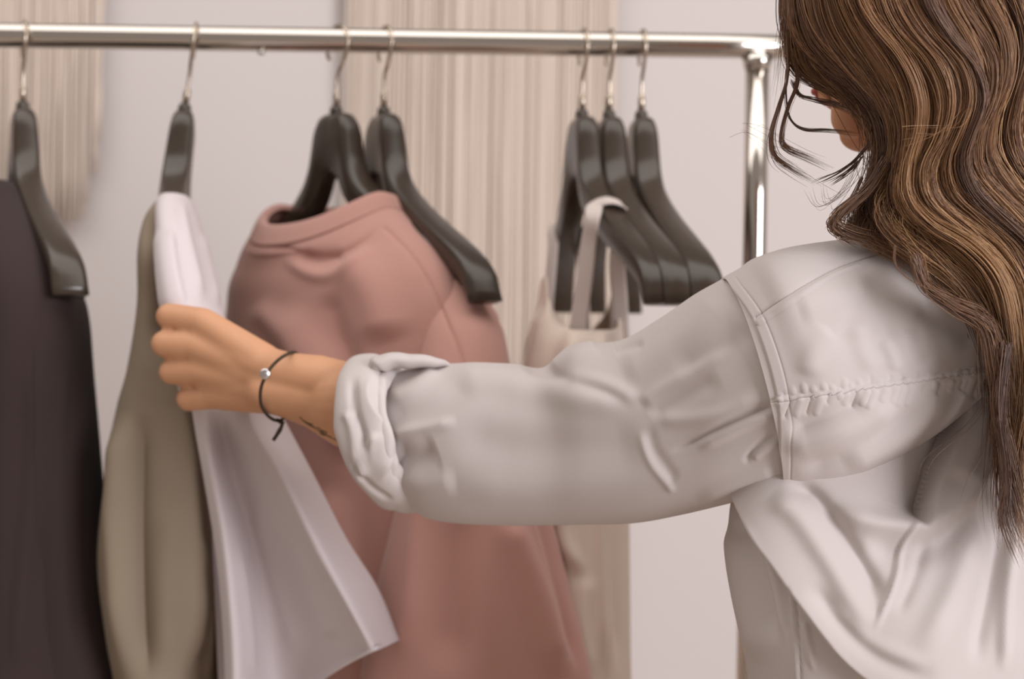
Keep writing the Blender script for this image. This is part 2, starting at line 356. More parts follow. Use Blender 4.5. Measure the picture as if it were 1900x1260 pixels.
# ---- white tee
te = empty('tee', (X0(350), RY, NECKZ - .12), 'white short-sleeved tee with its front held and pulled out by the hand', 'tee')
rows = tube_px([(362, 318, 336, 1.345, .012), (366, 304, 346, 1.34, .03), (385, 298, 356, 1.33, .045), (430, 300, 370, 1.30, .055), (490, 302, 384, 1.27, .06), (560, 306, 402, 1.24, .055), (640, 316, 430, 1.215, .045), (700, 330, 450, 1.20, .035), (760, 344, 470, 1.195, .03)], p=2.1)
G = garment(rows, 130, 160)
G = sculpt(G, [('ridge', [(330, 372), (345, 450), (375, 570)], 10, .005), ('step', [(312, 420), (322, 500), (340, 580)], 8, .005, 40), ('ridge', [(372, 430), (392, 500), (405, 570)], 7, .003)])
grid_obj('shoulder_panel', G, M_tee, te, solid=.0015)
# pulled front panel: a draped sheet running down to the diagonal hem
def sheet(rows, M, N, sm=1):
    cage = [[P(*q) for q in r] for r in rows]; return smooth_grid(refine(cage, M, N, False), sm, False)
srows = [
 [(352, 720, 1.19), (372, 720, 1.175), (396, 720, 1.17), (420, 720, 1.175), (448, 720, 1.175), (462, 720, 1.17), (478, 720, 1.18), (495, 720, 1.195)],
 [(362, 790, 1.22), (384, 790, 1.212), (412, 790, 1.23), (440, 790, 1.21), (456, 790, 1.178), (470, 790, 1.165), (500, 790, 1.185), (532, 790, 1.212)],
 [(378, 880, 1.225), (398, 880, 1.21), (432, 880, 1.238), (472, 880, 1.22), (508, 880, 1.172), (522, 880, 1.157), (550, 880, 1.178), (580, 880, 1.215)],
 [(398, 1000, 1.225), (420, 1000, 1.205), (468, 1000, 1.248), (524, 1000, 1.225), (568, 1000, 1.172), (584, 1000, 1.152), (610, 1000, 1.178), (642, 1000, 1.218)],
 [(410, 1110, 1.225), (432, 1110, 1.20), (492, 1110, 1.252), (566, 1110, 1.23), (624, 1108, 1.170), (640, 1106, 1.150), (668, 1100, 1.178), (700, 1092, 1.222)],
 [(418, 1240, 1.225), (440, 1235, 1.20), (505, 1250, 1.255), (584, 1238, 1.235), (664, 1208, 1.172), (690, 1200, 1.150), (710, 1192, 1.178), (737, 1180, 1.222)],
]
ex = [(418, 1420, 1.225), (440, 1415, 1.20), (500, 1370, 1.255), (560, 1300, 1.24), (618, 1246, 1.195), (690, 1202, 1.150), (711, 1194, 1.178), (738, 1181, 1.222)]
srows.append(ex)
G = sheet(srows, 220, 240, 2)
G = sculpt(G, [('ridge', [(560, 1000), (600, 1120), (620, 1190)], 16, .003), ('ridge', [(470, 900), (520, 1080), (560, 1230)], 20, .004), ('ridge', [(440, 1000), (462, 1150), (470, 1255)], 8, .002), ('step', [(470, 820), (590, 1030), (672, 1205)], 6, .0025, 14)], closed=False)
grid_obj('front_panel', G, M_tee, te, closed=False, solid=.0016)
# its back panel hanging behind
srows2 = [[(358, 740, 1.25), (400, 740, 1.27), (440, 740, 1.28), (480, 740, 1.27)], [(390, 1000, 1.28), (440, 1000, 1.30), (500, 1000, 1.30), (560, 1000, 1.28)], [(412, 1400, 1.28), (470, 1400, 1.30), (540, 1400, 1.31), (600, 1330, 1.29)]]
grid_obj('back_panel', sheet(srows2, 60, 60), M_tee, te, closed=False, solid=.0016)
# ---- pink sweatshirt
YW = R_(40); px0 = X0(624)
sw = empty('sweatshirt', (px0, RY, NECKZ - .1), 'dusty pink crew neck sweatshirt on a hanger in the middle', 'sweatshirt')
fr = lambda t: np.clip(-np.sin(t), 0, 1)      # front face (towards the viewer)
colz = lambda amt: (lambda t: -amt * fr(t) ** 1.3 - .004 * np.clip(np.sin(t), 0, 1))
def sring(z, a, b_, zf=None, fn=None, sh=0, p=2.3): return ring(px0, RY, NECKZ + z, a, b_, YW, p, 96, BOW * .5, fn=fn, zf=zf, shift=sh, off=-.012)
rows = [sring(-.093, .088, .042, colz(.028)), sring(-.088, .092, .048, colz(.030)), sring(-.091, .097, .052, colz(.033)), sring(-.104, .106, .057, colz(.034))]
Gc = garment(rows, 26, 220, 1)
grid_obj('collar', Gc, M_pink, sw, solid=.004)
rows = [sring(-.102, .104, .055, colz(.034)), sring(-.112, .117, .058, colz(.033)), sring(-.128, .138, .056, colz(.022), sh=.002), sring(-.148, .160, .056, colz(.012), sh=.008), sring(-.172, .180, .058, colz(.004), sh=.010), sring(-.205, .190, .060, sh=.014), sring(-.26, .194, .066, sh=.012), sring(-.34, .202, .072, sh=.002),
        sring(-.45, .210, .082), sring(-.58, .216, .088), sring(-.72, .224, .094)]
G = garment(rows, 220, 300, 2)
G = sculpt(G, [('step', [(500, 440), (560, 470), (640, 468), (720, 415)], 6, -.003, 20), ('ridge', [(520, 470), (570, 505), (610, 512), (650, 495), (690, 455)], 12, .004), ('ridge', [(555, 470), (590, 482), (640, 470)], 11, -.004), ('ridge', [(470, 560), (540, 640), (600, 800)], 22, .006), ('ridge', [(600, 540), (640, 640), (650, 800)], 22, -.005),
  ('ridge', [(640, 480), (690, 540), (720, 640)], 40, .010), ('ridge', [(520, 560), (600, 700), (660, 860)], 30, .008), ('ridge', [(590, 560), (680, 760), (720, 900)], 26, -.008), ('ridge!', [(716, 425), (760, 470), (800, 530), (840, 620), (862, 680)], 4, -.0022), ('ridge', [(600, 900), (640, 1060), (700, 1250)], 30, .009)])
grid_obj('body', G, M_pink, sw, solid=.003)
for side, nm in ((1, 'sleeve'), (-1, 'sleeve')):
    if side == 1:
        rows = tube_px([(462, 800, 826, 1.365, .012), (482, 795, 850, 1.36, .024), (508, 792, 873, 1.352, .034), (542, 790, 897, 1.342, .042), (580, 788, 917, 1.33, .048), (625, 784, 934, 1.315, .052), (700, 774, 948, 1.30, .056), (820, 755, 978, 1.28, .06), (950, 735, 1018, 1.275, .06), (1090, 702, 1054, 1.27, .058), (1260, 672, 1096, 1.27, .056), (1460, 660, 1120, 1.27, .05)], p=2.2)
        G = garment(rows, 200, 220, 2)
        G = sculpt(G, [('ridge', [(930, 940), (990, 1090), (1040, 1260)], 22, .014), ('ridge', [(985, 900), (1030, 1050), (1075, 1260)], 12, -.008), ('ridge', [(800, 700), (790, 900), (760, 1250)], 26, .010), ('ridge', [(860, 900), (850, 1050), (830, 1260)], 36, -.012), ('ridge!', [(800, 525), (840, 618), (862, 680), (880, 760)], 4, -.0025)])
    else:
        cyw, syw = math.cos(YW), math.sin(YW); rows = [ring(px0 - u * syw + .012, RY + u * cyw, NECKZ + z, r1, r2, YW, 2.1, 48, fn=lambda t: .003 * np.sin(4 * t)) for z, u, r1, r2 in [(-.17, .155, .010, .016), (-.20, .160, .022, .026), (-.27, .170, .032, .038), (-.4, .195, .05, .052), (-.62, .225, .05, .052), (-.66, .225, .035, .04)]]
        G = garment(rows, 90, 80)
    grid_obj(nm, G, M_pink, sw, solid=.003)
# ---- cream strappy top
W5 = HG['five']
ct = empty('camisole', (X0(1080), RY, NECKZ - .1), 'cream strappy long camisole on a hanger left of the rack post', 'camisole')
def ribbon(pts, width, thick=.0016, n=60, m=M_strap, name='strap', wdir=(1, 0, 0)):
    path = pchip(np.arange(len(pts)), np.array(pts), np.linspace(0, len(pts) - 1, n)); T = np.gradient(path, axis=0); T /= np.linalg.norm(T, axis=1, keepdims=True)
    wdv = np.array(wdir, float); wdv = pchip(np.linspace(0, 1, len(wdv)), wdv, np.linspace(0, 1, n)) if wdv.ndim > 1 else np.repeat(wdv[None], n, 0); Wd = wdv - T * (T * wdv).sum(1)[:, None]; Wd /= np.linalg.norm(Wd, axis=1, keepdims=True)
    a = np.linspace(-1, 1, 7); G = path[:, None] + Wd[:, None] * (a * width / 2)[None, :, None]
    return grid_obj(name, G, m, ct, closed=False, solid=thick)
hw = .0168
def over(u, d):  # outline of strap around the arm at u
    return [W5(u - .012, -hw - .004 + BOW * (abs(u)/.207)**1.6, -d - .06), W5(u - .008, -hw - .003 + BOW * (abs(u)/.207)**1.6, -d - .022), W5(u, -hw * .8 + BOW * (abs(u)/.207)**1.6, -d - .001), W5(u + .002, BOW * (abs(u)/.207)**1.6, -d + .0035), W5(u + .004, hw * .8 + BOW * (abs(u)/.207)**1.6, -d - .002), W5(u + .004, hw + .003 + BOW * (abs(u)/.207)**1.6, -d - .018)]
u1 = .088; d1 = float(np.interp(u1, prof[:, 0], prof[:, 1]))
pth = [P(1058, 660, 1.36), P(1072, 600, 1.355), P(1084, 520, 1.35), P(1092, 450, 1.345), P(1100, 405, 1.338)] + over(u1, d1)[2:]
ribbon(pth + [P(1146, 470, 1.37), P(1150, 560, 1.39), P(1154, 650, 1.40)], .016, wdir=[(.9, -.3, 0), (.9, -.3, 0), (.7, -.6, -.2), (.3, -.8, -.4), (.3, -.8, -.4), (.8, -.4, 0), (.9, -.3, 0)])
u2 = -.10; d2 = float(np.interp(.10, prof[:, 0], prof[:, 1]))
pth = [P(1014, 650, 1.52), P(1018, 560, 1.52), P(1026, 460, 1.53)] + over(u2, d2)[2:] + [P(1078, 460, 1.55), P(1084, 560, 1.55), P(1088, 650, 1.54)]
ribbon(pth, .013, wdir=(.75, -.66, 0))
rows = []
t96 = np.arange(96) / 96 * 2 * math.pi
for y, l, r, Y, bt, k in [(560, 1006, 1150, 1.45, .10, 1), (590, 1000, 1152, 1.45, .125, .6), (640, 984, 1156, 1.45, .14, .2), (720, 968, 1160, 1.45, .15, 0), (850, 962, 1162, 1.45, .155, 0), (1000, 958, 1164, 1.45, .16, 0), (1150, 955, 1166, 1.45, .165, 0), (1300, 952, 1168, 1.45, .17, 0), (1450, 950, 1170, 1.45, .17, 0)]:
    rr = tube_px([(y, l, r, Y, bt)], 96, 2.2)[0]
    rr[:, 2] += k * (.055 * np.abs(np.cos(t96 + .2)) ** 6 - .03)
    rr += np.outer(.006 * np.sin(9 * t96 + y * .002), [0.3, 1, 0]) ; rows.append(rr)
G = garment(rows, 180, 260, 1)
G = sculpt(G, [('ridge', [(1010, 560), (985, 680), (975, 900)], 10, .006), ('ridge', [(1060, 640), (1050, 900), (1050, 1000), (1085, 1080)], 12, .008), ('ridge', [(1120, 660), (1110, 980), (1120, 1260)], 14, .01), ('ridge', [(1150, 700), (1140, 1000), (1150, 1260)], 8, -.006), ('ridge', [(1085, 1060), (1080, 1150), (1090, 1260)], 14, .006)])
grid_obj('body', G, M_cream, ct, solid=.0016)
# ------------------------------------------------------------------ the woman
per = empty('person', (.32, .97, 0), 'woman with long wavy brown hair in a white shirt, reaching for the white tee', 'person')
def L(x, y, z): return np.array([x, y, CAMZ + z])
body = MB()
# trunk
NB = L(.300, .99, .045)
for p0, r0, p1, r1 in [(L(.33, 1.01, -.06), .075, L(.34, 1.01, -.22), .070), (L(.285, 1.0, -.08), .058, L(.295, .99, -.22), .06), (L(.39, 1.02, -.06), .062, L(.385, 1.0, -.22), .07),
    (L(.29, .965, -.22), .07, L(.285, .965, -.38), .085), (L(.385, 1.0, -.22), .07, L(.385, 1.005, -.38), .085), (L(.335, .98, -.2), .08, L(.335, .985, -.4), .09)]: body.cone(p0, r0, p1, r1)
body.chain((NB, .045), (L(.235, .955, .000), .034), (L(.200, .94, -.020), .040)); body.chain((NB, .045), (L(.40, 1.03, .008), .038), (L(.45, 1.05, -.012), .045))
body.cone(L(.21, .945, -.03), .036, L(.27, .975, -.12), .05); body.cone(L(.445, 1.045, -.02), .045, L(.39, 1.01, -.12), .06)
# left arm to the hand
EL = P(905, 815, 1.06); WR = P(530, 714, 1.105); FA = P(700, 762, 1.085)
body.chain((L(.20, .94, -.02), .040), ((L(.20, .95, -.02) + EL) / 2, .038), (EL, .035), (FA + [0, 0, .002], .034), (P(645, 752, 1.09), .0305))
for dz, dy in ((.0085, .002), (-.0085, .0)):
    body.chain((P(645, 752, 1.09) + [0, dy, dz], .0245), (P(590, 728, 1.097) + [0, dy, dz], .0205), (WR + [0, dy, dz], .0170), (P(492, 704, 1.112) + [0, dy, dz * 1.1], .0165))
# palm: five metacarpal rays
MCP = {'i': (P(376, 598, 1.148), .0120), 'm': (P(364, 643, 1.146), .0122), 'r': (P(370, 689, 1.146), .0116), 'p': (P(396, 734, 1.146), .0112)}
for k, w0 in (('i', (488, 673)), ('m', (488, 692)), ('r', (488, 712)), ('p', (490, 732))):
    body.cone(P(w0[0], w0[1], 1.116), .0155, MCP[k][0], MCP[k][1])
body.cone(P(440, 650, 1.135), .017, P(440, 700, 1.137), .0175)
for ka, kb, wy in (('i', 'm', 682), ('m', 'r', 702), ('r', 'p', 722)): body.cone(P(486, wy, 1.115), .0155, (MCP[ka][0] + MCP[kb][0]) / 2 + [.003, .0005, 0], .0116)
# fingers: proximal phalanx visible, then curling away round the cloth
FG = {'i': [(314, 587, 1.162, .0110), (330, 588, 1.188, .0095), (362, 592, 1.197, .0082)],
      'm': [(305, 638, 1.158, .0110), (318, 638, 1.188, .0098), (356, 640, 1.200, .0084)],
      'r': [(318, 690, 1.160, .0104), (332, 690, 1.188, .0094), (366, 688, 1.198, .0080)],
      'p': [(350, 740, 1.160, .0102), (362, 736, 1.184, .0085), (388, 730, 1.193, .0072)]}
for k, f in FG.items(): body.chain(MCP[k], *[(P(a, b_, c), r) for a, b_, c, r in f])
body.chain((P(478, 672, 1.13), .016), (P(430, 640, 1.168), .0138), (P(385, 626, 1.196), .0112), (P(352, 622, 1.216), .0095), (P(330, 622, 1.220), .008))
# right arm hanging
body.chain((L(.455, 1.05, -.015), .045), (L(.50, 1.08, -.28), .036), (L(.47, 1.16, -.50), .024), (L(.465, 1.175, -.53), .024), (L(.46, 1.19, -.59), .026))
for j, (dx, dy, ln) in enumerate([(-.012, -.024, .07), (-.006, -.008, .078), (0, .008, .072), (.004, .023, .056)]):
    body.chain((L(.46 + dx, 1.19 + dy, -.595), .0105), (L(.455 + dx, 1.20 + dy, -.6 - ln * .55), .0088), (L(.445 + dx, 1.205 + dy, -.6 - ln), .0072))
body.chain((L(.452, 1.165, -.55), .013), (L(.437, 1.155, -.59), .010), (L(.43, 1.16, -.615), .0085))
# legs
for hx, hy in ((.285, .965), (.39, 1.01)):
    body.chain((L(hx, hy, -.42), .085), (L(hx - .01, hy + .005, -.62), .07), (L(hx - .01, hy + .01, -.84), .05), (L(hx - .01, hy - .005, -.98), .05), (L(hx - .012, hy + .0, -1.22), .033))
    body.chain((L(hx - .012, hy - .005, -1.255), .034), (L(hx - .05, hy + .08, -1.265), .028), (L(hx - .075, hy + .135, -1.275), .018))
# head: frame f (face), u (crown), s (side)
fh = np.array([-.56, .80, -.25]); uh = np.array([-.15, .25, .95]); uh -= fh * (uh @ fh) / (fh @ fh); fh /= np.linalg.norm(fh); uh /= np.linalg.norm(uh); sh = np.cross(fh, uh)
hc = P(1708, -45, .975)
def HD(s, f, u): return hc + s * sh + f * fh + u * uh
n1, n2 = 60, 48; V = []
for i in range(n2 + 1):
    ph = math.pi * i / n2
    for j in range(n1):
        th = 2 * math.pi * j / n1; x = math.sin(ph) * math.sin(th); y = math.sin(ph) * math.cos(th); z = math.cos(ph)
        S_, Fw, U_ = x * .074, y * .094, z * .112
        if z < 0: k = -z; S_ *= 1 - .30 * k; Fw = Fw * (1 - .12 * k) + .020 * k if y > -.2 else Fw * (1 - .35 * k) + .02 * k
        if y > 0: Fw *= .93 + .0 * z
        V.append(HD(S_, Fw, U_))
body.add(V, grid_faces(n2 + 1, n1, True).tolist() + [tuple(range(n1))[::-1], tuple(n2 * n1 + j for j in range(n1))])
body.cone(HD(0, .070, -.082), .020, HD(0, .073, -.078), .017)          # chin
body.chain((HD(0, .084, .022), .009), (HD(0, .098, -.008), .0085), (HD(0, .108, -.022), .0095)); body.cone(HD(-.011, .094, -.026), .0075, HD(.011, .094, -.026), .0075)   # nose
body.cone(HD(-.016, .086, -.047), .0075, HD(.016, .086, -.047), .0075); body.cone(HD(-.013, .085, -.056), .008, HD(.013, .085, -.056), .008)      # mouth
body.cone(HD(-.035, .074, .034), .013, HD(-.012, .083, .032), .011); body.cone(HD(.035, .074, .034), .013, HD(.012, .083, .032), .011)         # brow
for sg in (-1, 1):
    body.cone(HD(.03*sg, .062, -.02), .026, HD(.035*sg, .055, -.035), .022)     # cheek
    body.cone(HD(.052*sg, .02, -.052), .016, HD(.02*sg, .062, -.082), .015)     # jaw
    body.chain((HD(.075*sg, -.004, .024), .009), (HD(.078*sg, -.008, .008), .011), (HD(.072*sg, .002, -.018), .007))   # ear
body.chain((NB, .052), ((NB + HD(0, -.02, -.05)) / 2, .047), (HD(0, -.022, -.05), .052))
bo = remeshed(body, 'body', .0020, 4, M_skin, per)
for sg in (-1, 1):
    b = MB(); b.cone(HD(.031*sg, .0685, .010), .0125, HD(.032*sg, .0687, .010), .0125); e = b.obj('eye', M_eye, per)
    b = MB(); b.cone(HD(.031*sg, .0762, .009), .0055, HD(.031*sg, .0764, .009), .0055); b.obj('iris', M_iris, e)
b = MB(); b.chain((HD(-.02, .091, -.051), .003), (HD(0, .0945, -.0485), .0045), (HD(.02, .091, -.051), .003)); b.chain((HD(-.017, .0905, -.054), .003), (HD(0, .093, -.0565), .005), (HD(.017, .0905, -.054), .003)); b.obj('lips', M_lip, per)
# trousers and shoes (below the picture)
b = MB(); b.cone(L(.29, .967, -.40), .095, L(.385, 1.008, -.40), .095)
for hx, hy in ((.285, .965), (.39, 1.01)): b.chain((L(hx, hy, -.42), .095), (L(hx - .01, hy + .005, -.62), .08), (L(hx - .01, hy + .01, -.84), .062), (L(hx - .012, hy, -1.16), .05))
remeshed(b, 'trousers', .006, 3, M_jean, per)
for hx, hy in ((.285, .965), (.39, 1.01)):
    b = MB(); b.chain((L(hx - .012, hy - .005, -1.256), .042), (L(hx - .05, hy + .08, -1.263), .036), (L(hx - .08, hy + .145, -1.272), .027)); o = remeshed(b, 'shoe', .004, 3, M_shoe, per)
    for v in o.data.vertices: v.co.z = max(v.co.z, .001)
# ------------------------------------------------------------------ shirt
# lower torso
fx, fy = -.40, .917; rx, ry = .917, .40
def tring(z, cx, cy, a, b_, p=2.3, n=120, fn=None):
    t = np.arange(n) / n * 2 * math.pi; c, s = np.cos(t), np.sin(t)
    u = a * np.sign(c) * np.abs(c) ** (2 / p); v = b_ * np.sign(s) * np.abs(s) ** (2 / p)
    if fn is not None: k = fn(t); u = u * (1 + k); v = v * (1 + k)
    return np.stack([cx + u * rx + v * fx, cy + u * ry + v * fy, np.full(n, CAMZ + z)], 1)
fw = lambda A: (lambda t: A * (np.sin(6 * t + .6) + .6 * np.sin(11 * t + 2)))
rows = [tring(.052, .31, .985, .055, .05), tring(.044, .31, .985, .085, .065), tring(.028, .315, .985, .125, .076), tring(.0, .32, .995, .150, .074), tring(-.04, .322, .998, .170, .080), tring(-.09, .324, .998, .182, .088, fn=fw(.006)), tring(-.13, .326, .995, .188, .096, fn=fw(.01)),
        tring(-.18, .33, .985, .184, .108, fn=fw(.015)), tring(-.24, .335, .985, .178, .112, fn=fw(.02)), tring(-.32, .34, .985, .184, .116, fn=fw(.025)), tring(-.44, .34, .985, .195, .122, fn=fw(.03))]
G = garment(rows, 460, 760, 2)
torso_folds = [
 ('step!', [(1700, 1290), (1640, 1262), (1560, 1205), (1492, 1120), (1440, 1030), (1415, 975), (1392, 915)], 5, .016, 120),
 ('step', [(1760, 680), (1787, 745), (1784, 785), (1750, 855), (1722, 935), (1708, 985)], 5, -.026, 60),
 ('ridge', [(1545, 940), (1590, 965), (1650, 978), (1720, 975), (1790, 920), (1850, 820), (1880, 760)], 17, .0085),
 ('ridge', [(1600, 1010), (1680, 1030), (1760, 1000), (1840, 920)], 24, -.006),
 ('ridge', [(1463, 895), (1515, 925), (1560, 985), (1612, 1070), (1640, 1130)], 13, -.0075), ('ridge', [(1440, 925), (1480, 955), (1530, 1030), (1585, 1120), (1630, 1180)], 18, .0055),
 ('ridge', [(1705, 965), (1678, 1000), (1655, 1091), (1622, 1175)], 4.5, .0042), ('ridge', [(1725, 990), (1700, 1060), (1660, 1150)], 10, -.003),
 ('ridge', [(1830, 900), (1800, 980), (1760, 1100), (1690, 1230)], 20, .006), ('ridge', [(1860, 960), (1838, 1080), (1800, 1240)], 12, -.005), ('ridge', [(1878, 980), (1862, 1100), (1852, 1250)], 9, .006),
 ('ridge', [(1840, 740), (1810, 830), (1770, 900)], 16, .005), ('ridge', [(1880, 700), (1850, 800), (1800, 900)], 14, -.004),
 ('ridge', [(1500, 1080), (1560, 1150), (1640, 1215), (1740, 1262)], 14, -.004), ('ridge', [(1540, 1120), (1620, 1190), (1720, 1235)], 12, .003),
 ('ridge', [(1345, 960), (1372, 1090), (1415, 1240)], 16, .005), ('ridge', [(1372, 960), (1408, 1060), (1440, 1200)], 14, -.006), ('ridge', [(1400, 960), (1436, 1070), (1460, 1200)], 9, .003),
 ('ridge', [(1468, 1080), (1474, 1160), (1480, 1290)], 1.8, .0016), ('ridge', [(1474, 1080), (1482, 1160), (1488, 1290)], 1.6, -.0014), ('ridge', [(1492, 1150), (1499, 1185), (1512, 1250)], 5, .003)]
G = sculpt(G, torso_folds, k=.85, wk=1.15)
sd = grid_obj('shirt', G, M_shirt, per, solid=.0012)
# sleeve + upper back, one continuous shell of slices from the cuff to the spine
def xring(top, bot, Y, bn, bf, p=2.2, n=96, lean=0, skew=(0, 0)):
    A = P(top[0], top[1], Y); B = P(bot[0], bot[1], Y); c = (A + B) / 2; h = (A - B) / 2
    t = np.arange(n) / n * 2 * math.pi; cc, ss = np.cos(t), np.sin(t)
    out = c + np.outer(np.sign(cc) * np.abs(cc) ** (2 / p), h)
    sy = np.sign(ss) * np.abs(ss) ** (2 / p); out[:, 1] -= np.where(sy > 0, sy * bn, sy * bf)
    out[:, 0] += lean * np.clip(sy, 0, 1) ; return out
SL = [((702, 694), (742, 926), 1.082, .040, .046), ((730, 688), (768, 944), 1.078, .046, .05), ((770, 680), (800, 961), 1.072, .052, .055), ((850, 676), (860, 969), 1.06, .058, .06), ((950, 677), (950, 972), 1.045, .062, .062), ((1010, 682), (1020, 971), 1.032, .063, .062),
      ((1062, 641), (1085, 970), 1.015, .064, .062), ((1150, 633), (1175, 967), .995, .064, .06), ((1225, 592), (1260, 952), .975, .064, .06), ((1290, 548), (1340, 933), .955, .065, .06), ((1345, 517), (1447, 906), .935, .066, .06)]
rows = [xring(*a, lean=.0) for a in SL]
rows[-1] = xring(*SL[-1], lean=.006); 
G = garment(rows, 420, 400, 2)
sleeve_folds = [
 ('ridge', [(716, 740), (760, 725), (790, 700), (800, 680)], 12, .003), ('ridge', [(712, 770), (770, 768), (830, 745), (880, 700)], 20, -.0025),
 ('ridge', [(718, 806), (760, 800), (800, 792), (850, 780)], 9, .0035), ('ridge', [(724, 840), (770, 850), (815, 835)], 20, -.0075), ('ridge', [(740, 885), (790, 900), (850, 890)], 18, .0035),
 
 ('ridge', [(820, 700), (900, 700), (1000, 722), (1100, 742), (1195, 754)], 22, .0045), ('ridge', [(960, 680), (1015, 694), (1090, 715), (1185, 750)], 11, -.0035),
 ('ridge', [(1022, 690), (1050, 668), (1085, 650), (1110, 640)], 11, .0035), ('ridge', [(1040, 700), (1120, 715), (1195, 748)], 12, .0035),
 ('ridge', [(1192, 756), (1225, 728), (1290, 690), (1370, 640)], 12, .0032), ('ridge', [(1205, 775), (1260, 740), (1340, 700)], 16, -.003), ('ridge', [(1140, 650), (1160, 645), (1200, 640)], 8, -.003),
 ('ridge', [(1188, 795), (1196, 830), (1212, 862), (1240, 892), (1252, 915)], 6, .0018), ('ridge', [(1204, 785), (1214, 832), (1240, 868), (1260, 890)], 9, -.0018),
 ('ridge', [(1450, 748), (1400, 764), (1350, 785), (1300, 812), (1240, 840)], 6, -.0035), ('ridge', [(1450, 765), (1395, 782), (1345, 805), (1290, 832)], 9, .003), ('ridge', [(1420, 725), (1350, 765), (1270, 778), (1205, 772)], 12, .0028),
 ('ridge', [(1448, 800), (1420, 815), (1395, 838), (1382, 862)], 5, -.0022), ('ridge', [(1448, 818), (1418, 835), (1395, 850)], 6, .002),
 ('ridge', [(1345, 545), (1300, 600), (1210, 665), (1150, 690)], 24, .003), ('ridge', [(1398, 600), (1340, 655), (1250, 690)], 20, -.0025), ('ridge', [(830, 800), (950, 830), (1100, 830), (1200, 815)], 34, -.0035), ('ridge', [(820, 900), (1000, 915), (1180, 900), (1400, 860)], 26, .003), ('ridge', [(1440, 870), (1380, 890), (1290, 930)], 12, .002)]
G = sculpt(G, sleeve_folds, k=.8, wk=1.2)
grid_obj('sleeve', G, M_shirt, sd, solid=.0012)
# upper back with the yoke
UB = [((1340, 519), (1440, 908), .935, .0655, .06, 2.2), ((1375, 500), (1490, 902), .932, .068, .06, 2.4), ((1405, 480), (1550, 887), .93, .071, .06, 2.6), ((1460, 463), (1610, 862), .932, .070, .065, 2.7), ((1530, 452), (1670, 830), .94, .072, .07, 2.8), ((1600, 444), (1730, 787), .948, .076, .07, 2.9), ((1670, 436), (1784, 738), .955, .078, .07, 2.9),
      ((1740, 432), (1815, 706), .962, .080, .07, 2.8), ((1810, 440), (1860, 692), .975, .086, .07, 2.6), ((1900, 460), (1930, 690), .985, .088, .07, 2.5), ((2020, 500), (2030, 700), 1.00, .086, .06, 2.3), ((2110, 560), (2110, 760), 1.02, .06, .05, 2.2)]
rows = [xring(*a) for a in UB]
G = garment(rows, 420, 480, 1)
pk = []
for k in range(22):
    x = 1452 + k * 17.5 + random.uniform(-4, 4); y = 738 - (x - 1440) * .112; l = random.uniform(14, 46)
    pk.append(('ridge', [(x, y + 2), (x - l * .35, y + l)], 4.5, random.choice([-.0016, .0014, .002])))
    pk.append(('ridge', [(x + 4, y - 2), (x + 4 + random.uniform(-4, 8), y - random.uniform(10, 24))], 4, random.choice([-.001, .001, .0014])))
yoke_folds = [
 ('step!', [(1446, 742), (1550, 728), (1650, 712), (1780, 694), (1900, 680)], 3.5, .0016, 400),
 ('ridge!', [(1404, 590), (1470, 545), (1530, 510), (1580, 488), (1640, 470)], 3, -.0016), ('ridge!', [(1410, 600), (1475, 557), (1535, 520), (1590, 496)], 3, .0012),
 ('ridge', [(1460, 800), (1540, 770), (1600, 740)], 14, -.005), ('ridge', [(1450, 830), (1560, 800), (1660, 740)], 14, .005), ('ridge', [(1480, 870), (1600, 830), (1720, 740)], 12, -.004), ('ridge', [(1560, 860), (1660, 810), (1770, 720)], 14, .006),
 ('ridge', [(1550, 600), (1600, 630), (1680, 620)], 26, -.004), ('ridge', [(1480, 580), (1540, 560), (1620, 530)], 20, .003), ('ridge', [(1700, 560), (1760, 600), (1820, 640)], 22, -.004), ('ridge', [(1620, 690), (1600, 650), (1590, 600)], 12, .003), ('ridge', [(1500, 700), (1510, 650), (1540, 610)], 14, .003),
 ('ridge', [(1720, 680), (1700, 640), (1690, 600)], 12, -.003), ('ridge', [(1660, 690), (1655, 660), (1640, 630)], 9, .003)]
G = sculpt(G, yoke_folds, k=.65, wk=1.35); G = sculpt(G, pk, k=.6, wk=1.1)
G = sculpt(G, [('step!', [(1446, 930), (1446, 906), (1450, 790), (1437, 700), (1400, 592), (1347, 519), (1330, 500)], 2, .0013, 600), ('ridge!', [(1368, 519), (1420, 592), (1457, 700), (1469, 790), (1466, 902)], 2, -.0004)])
q = proj(G); facing = (normals(G, True) * (C0 - G)).sum(-1) > 0
seam = 742 - (q[..., 0] - 1446) * .137
up = (q[..., 1] < seam) & facing
grid_obj('yoke', G, M_shirt, sd, mask=up, solid=.0014)
grid_obj('upper_back', G, M_shirt, sd, mask=~up, solid=.0012)
# collar round the neck, under the hair
rows = [ring(.300, .985, CAMZ + z, a, b_, R_(90), 2.1, 64) for z, a, b_ in [(.035, .075, .072), (.055, .068, .065), (.082, .064, .062), (.086, .067, .065), (.06, .076, .074), (.045, .082, .08)]]
grid_obj('collar', garment(rows, 40, 120), M_shirt, sd, solid=.0015)
# right sleeve
rows = []
for c, r in [(L(.43, 1.045, .0), .05), (L(.455, 1.055, -.04), .066), (L(.475, 1.065, -.12), .068), (L(.50, 1.08, -.26), .062), (L(.49, 1.12, -.36), .055), (L(.475, 1.15, -.45), .048)]:
    rows.append(ring(c[0], c[1], c[2], r, r, 0, 2, 48, fn=lambda t, z=c[2]: .003 * np.sin(4 * t + z * 30)))
grid_obj('sleeve', garment(rows, 80, 80), M_shirt, sd, solid=.0012)
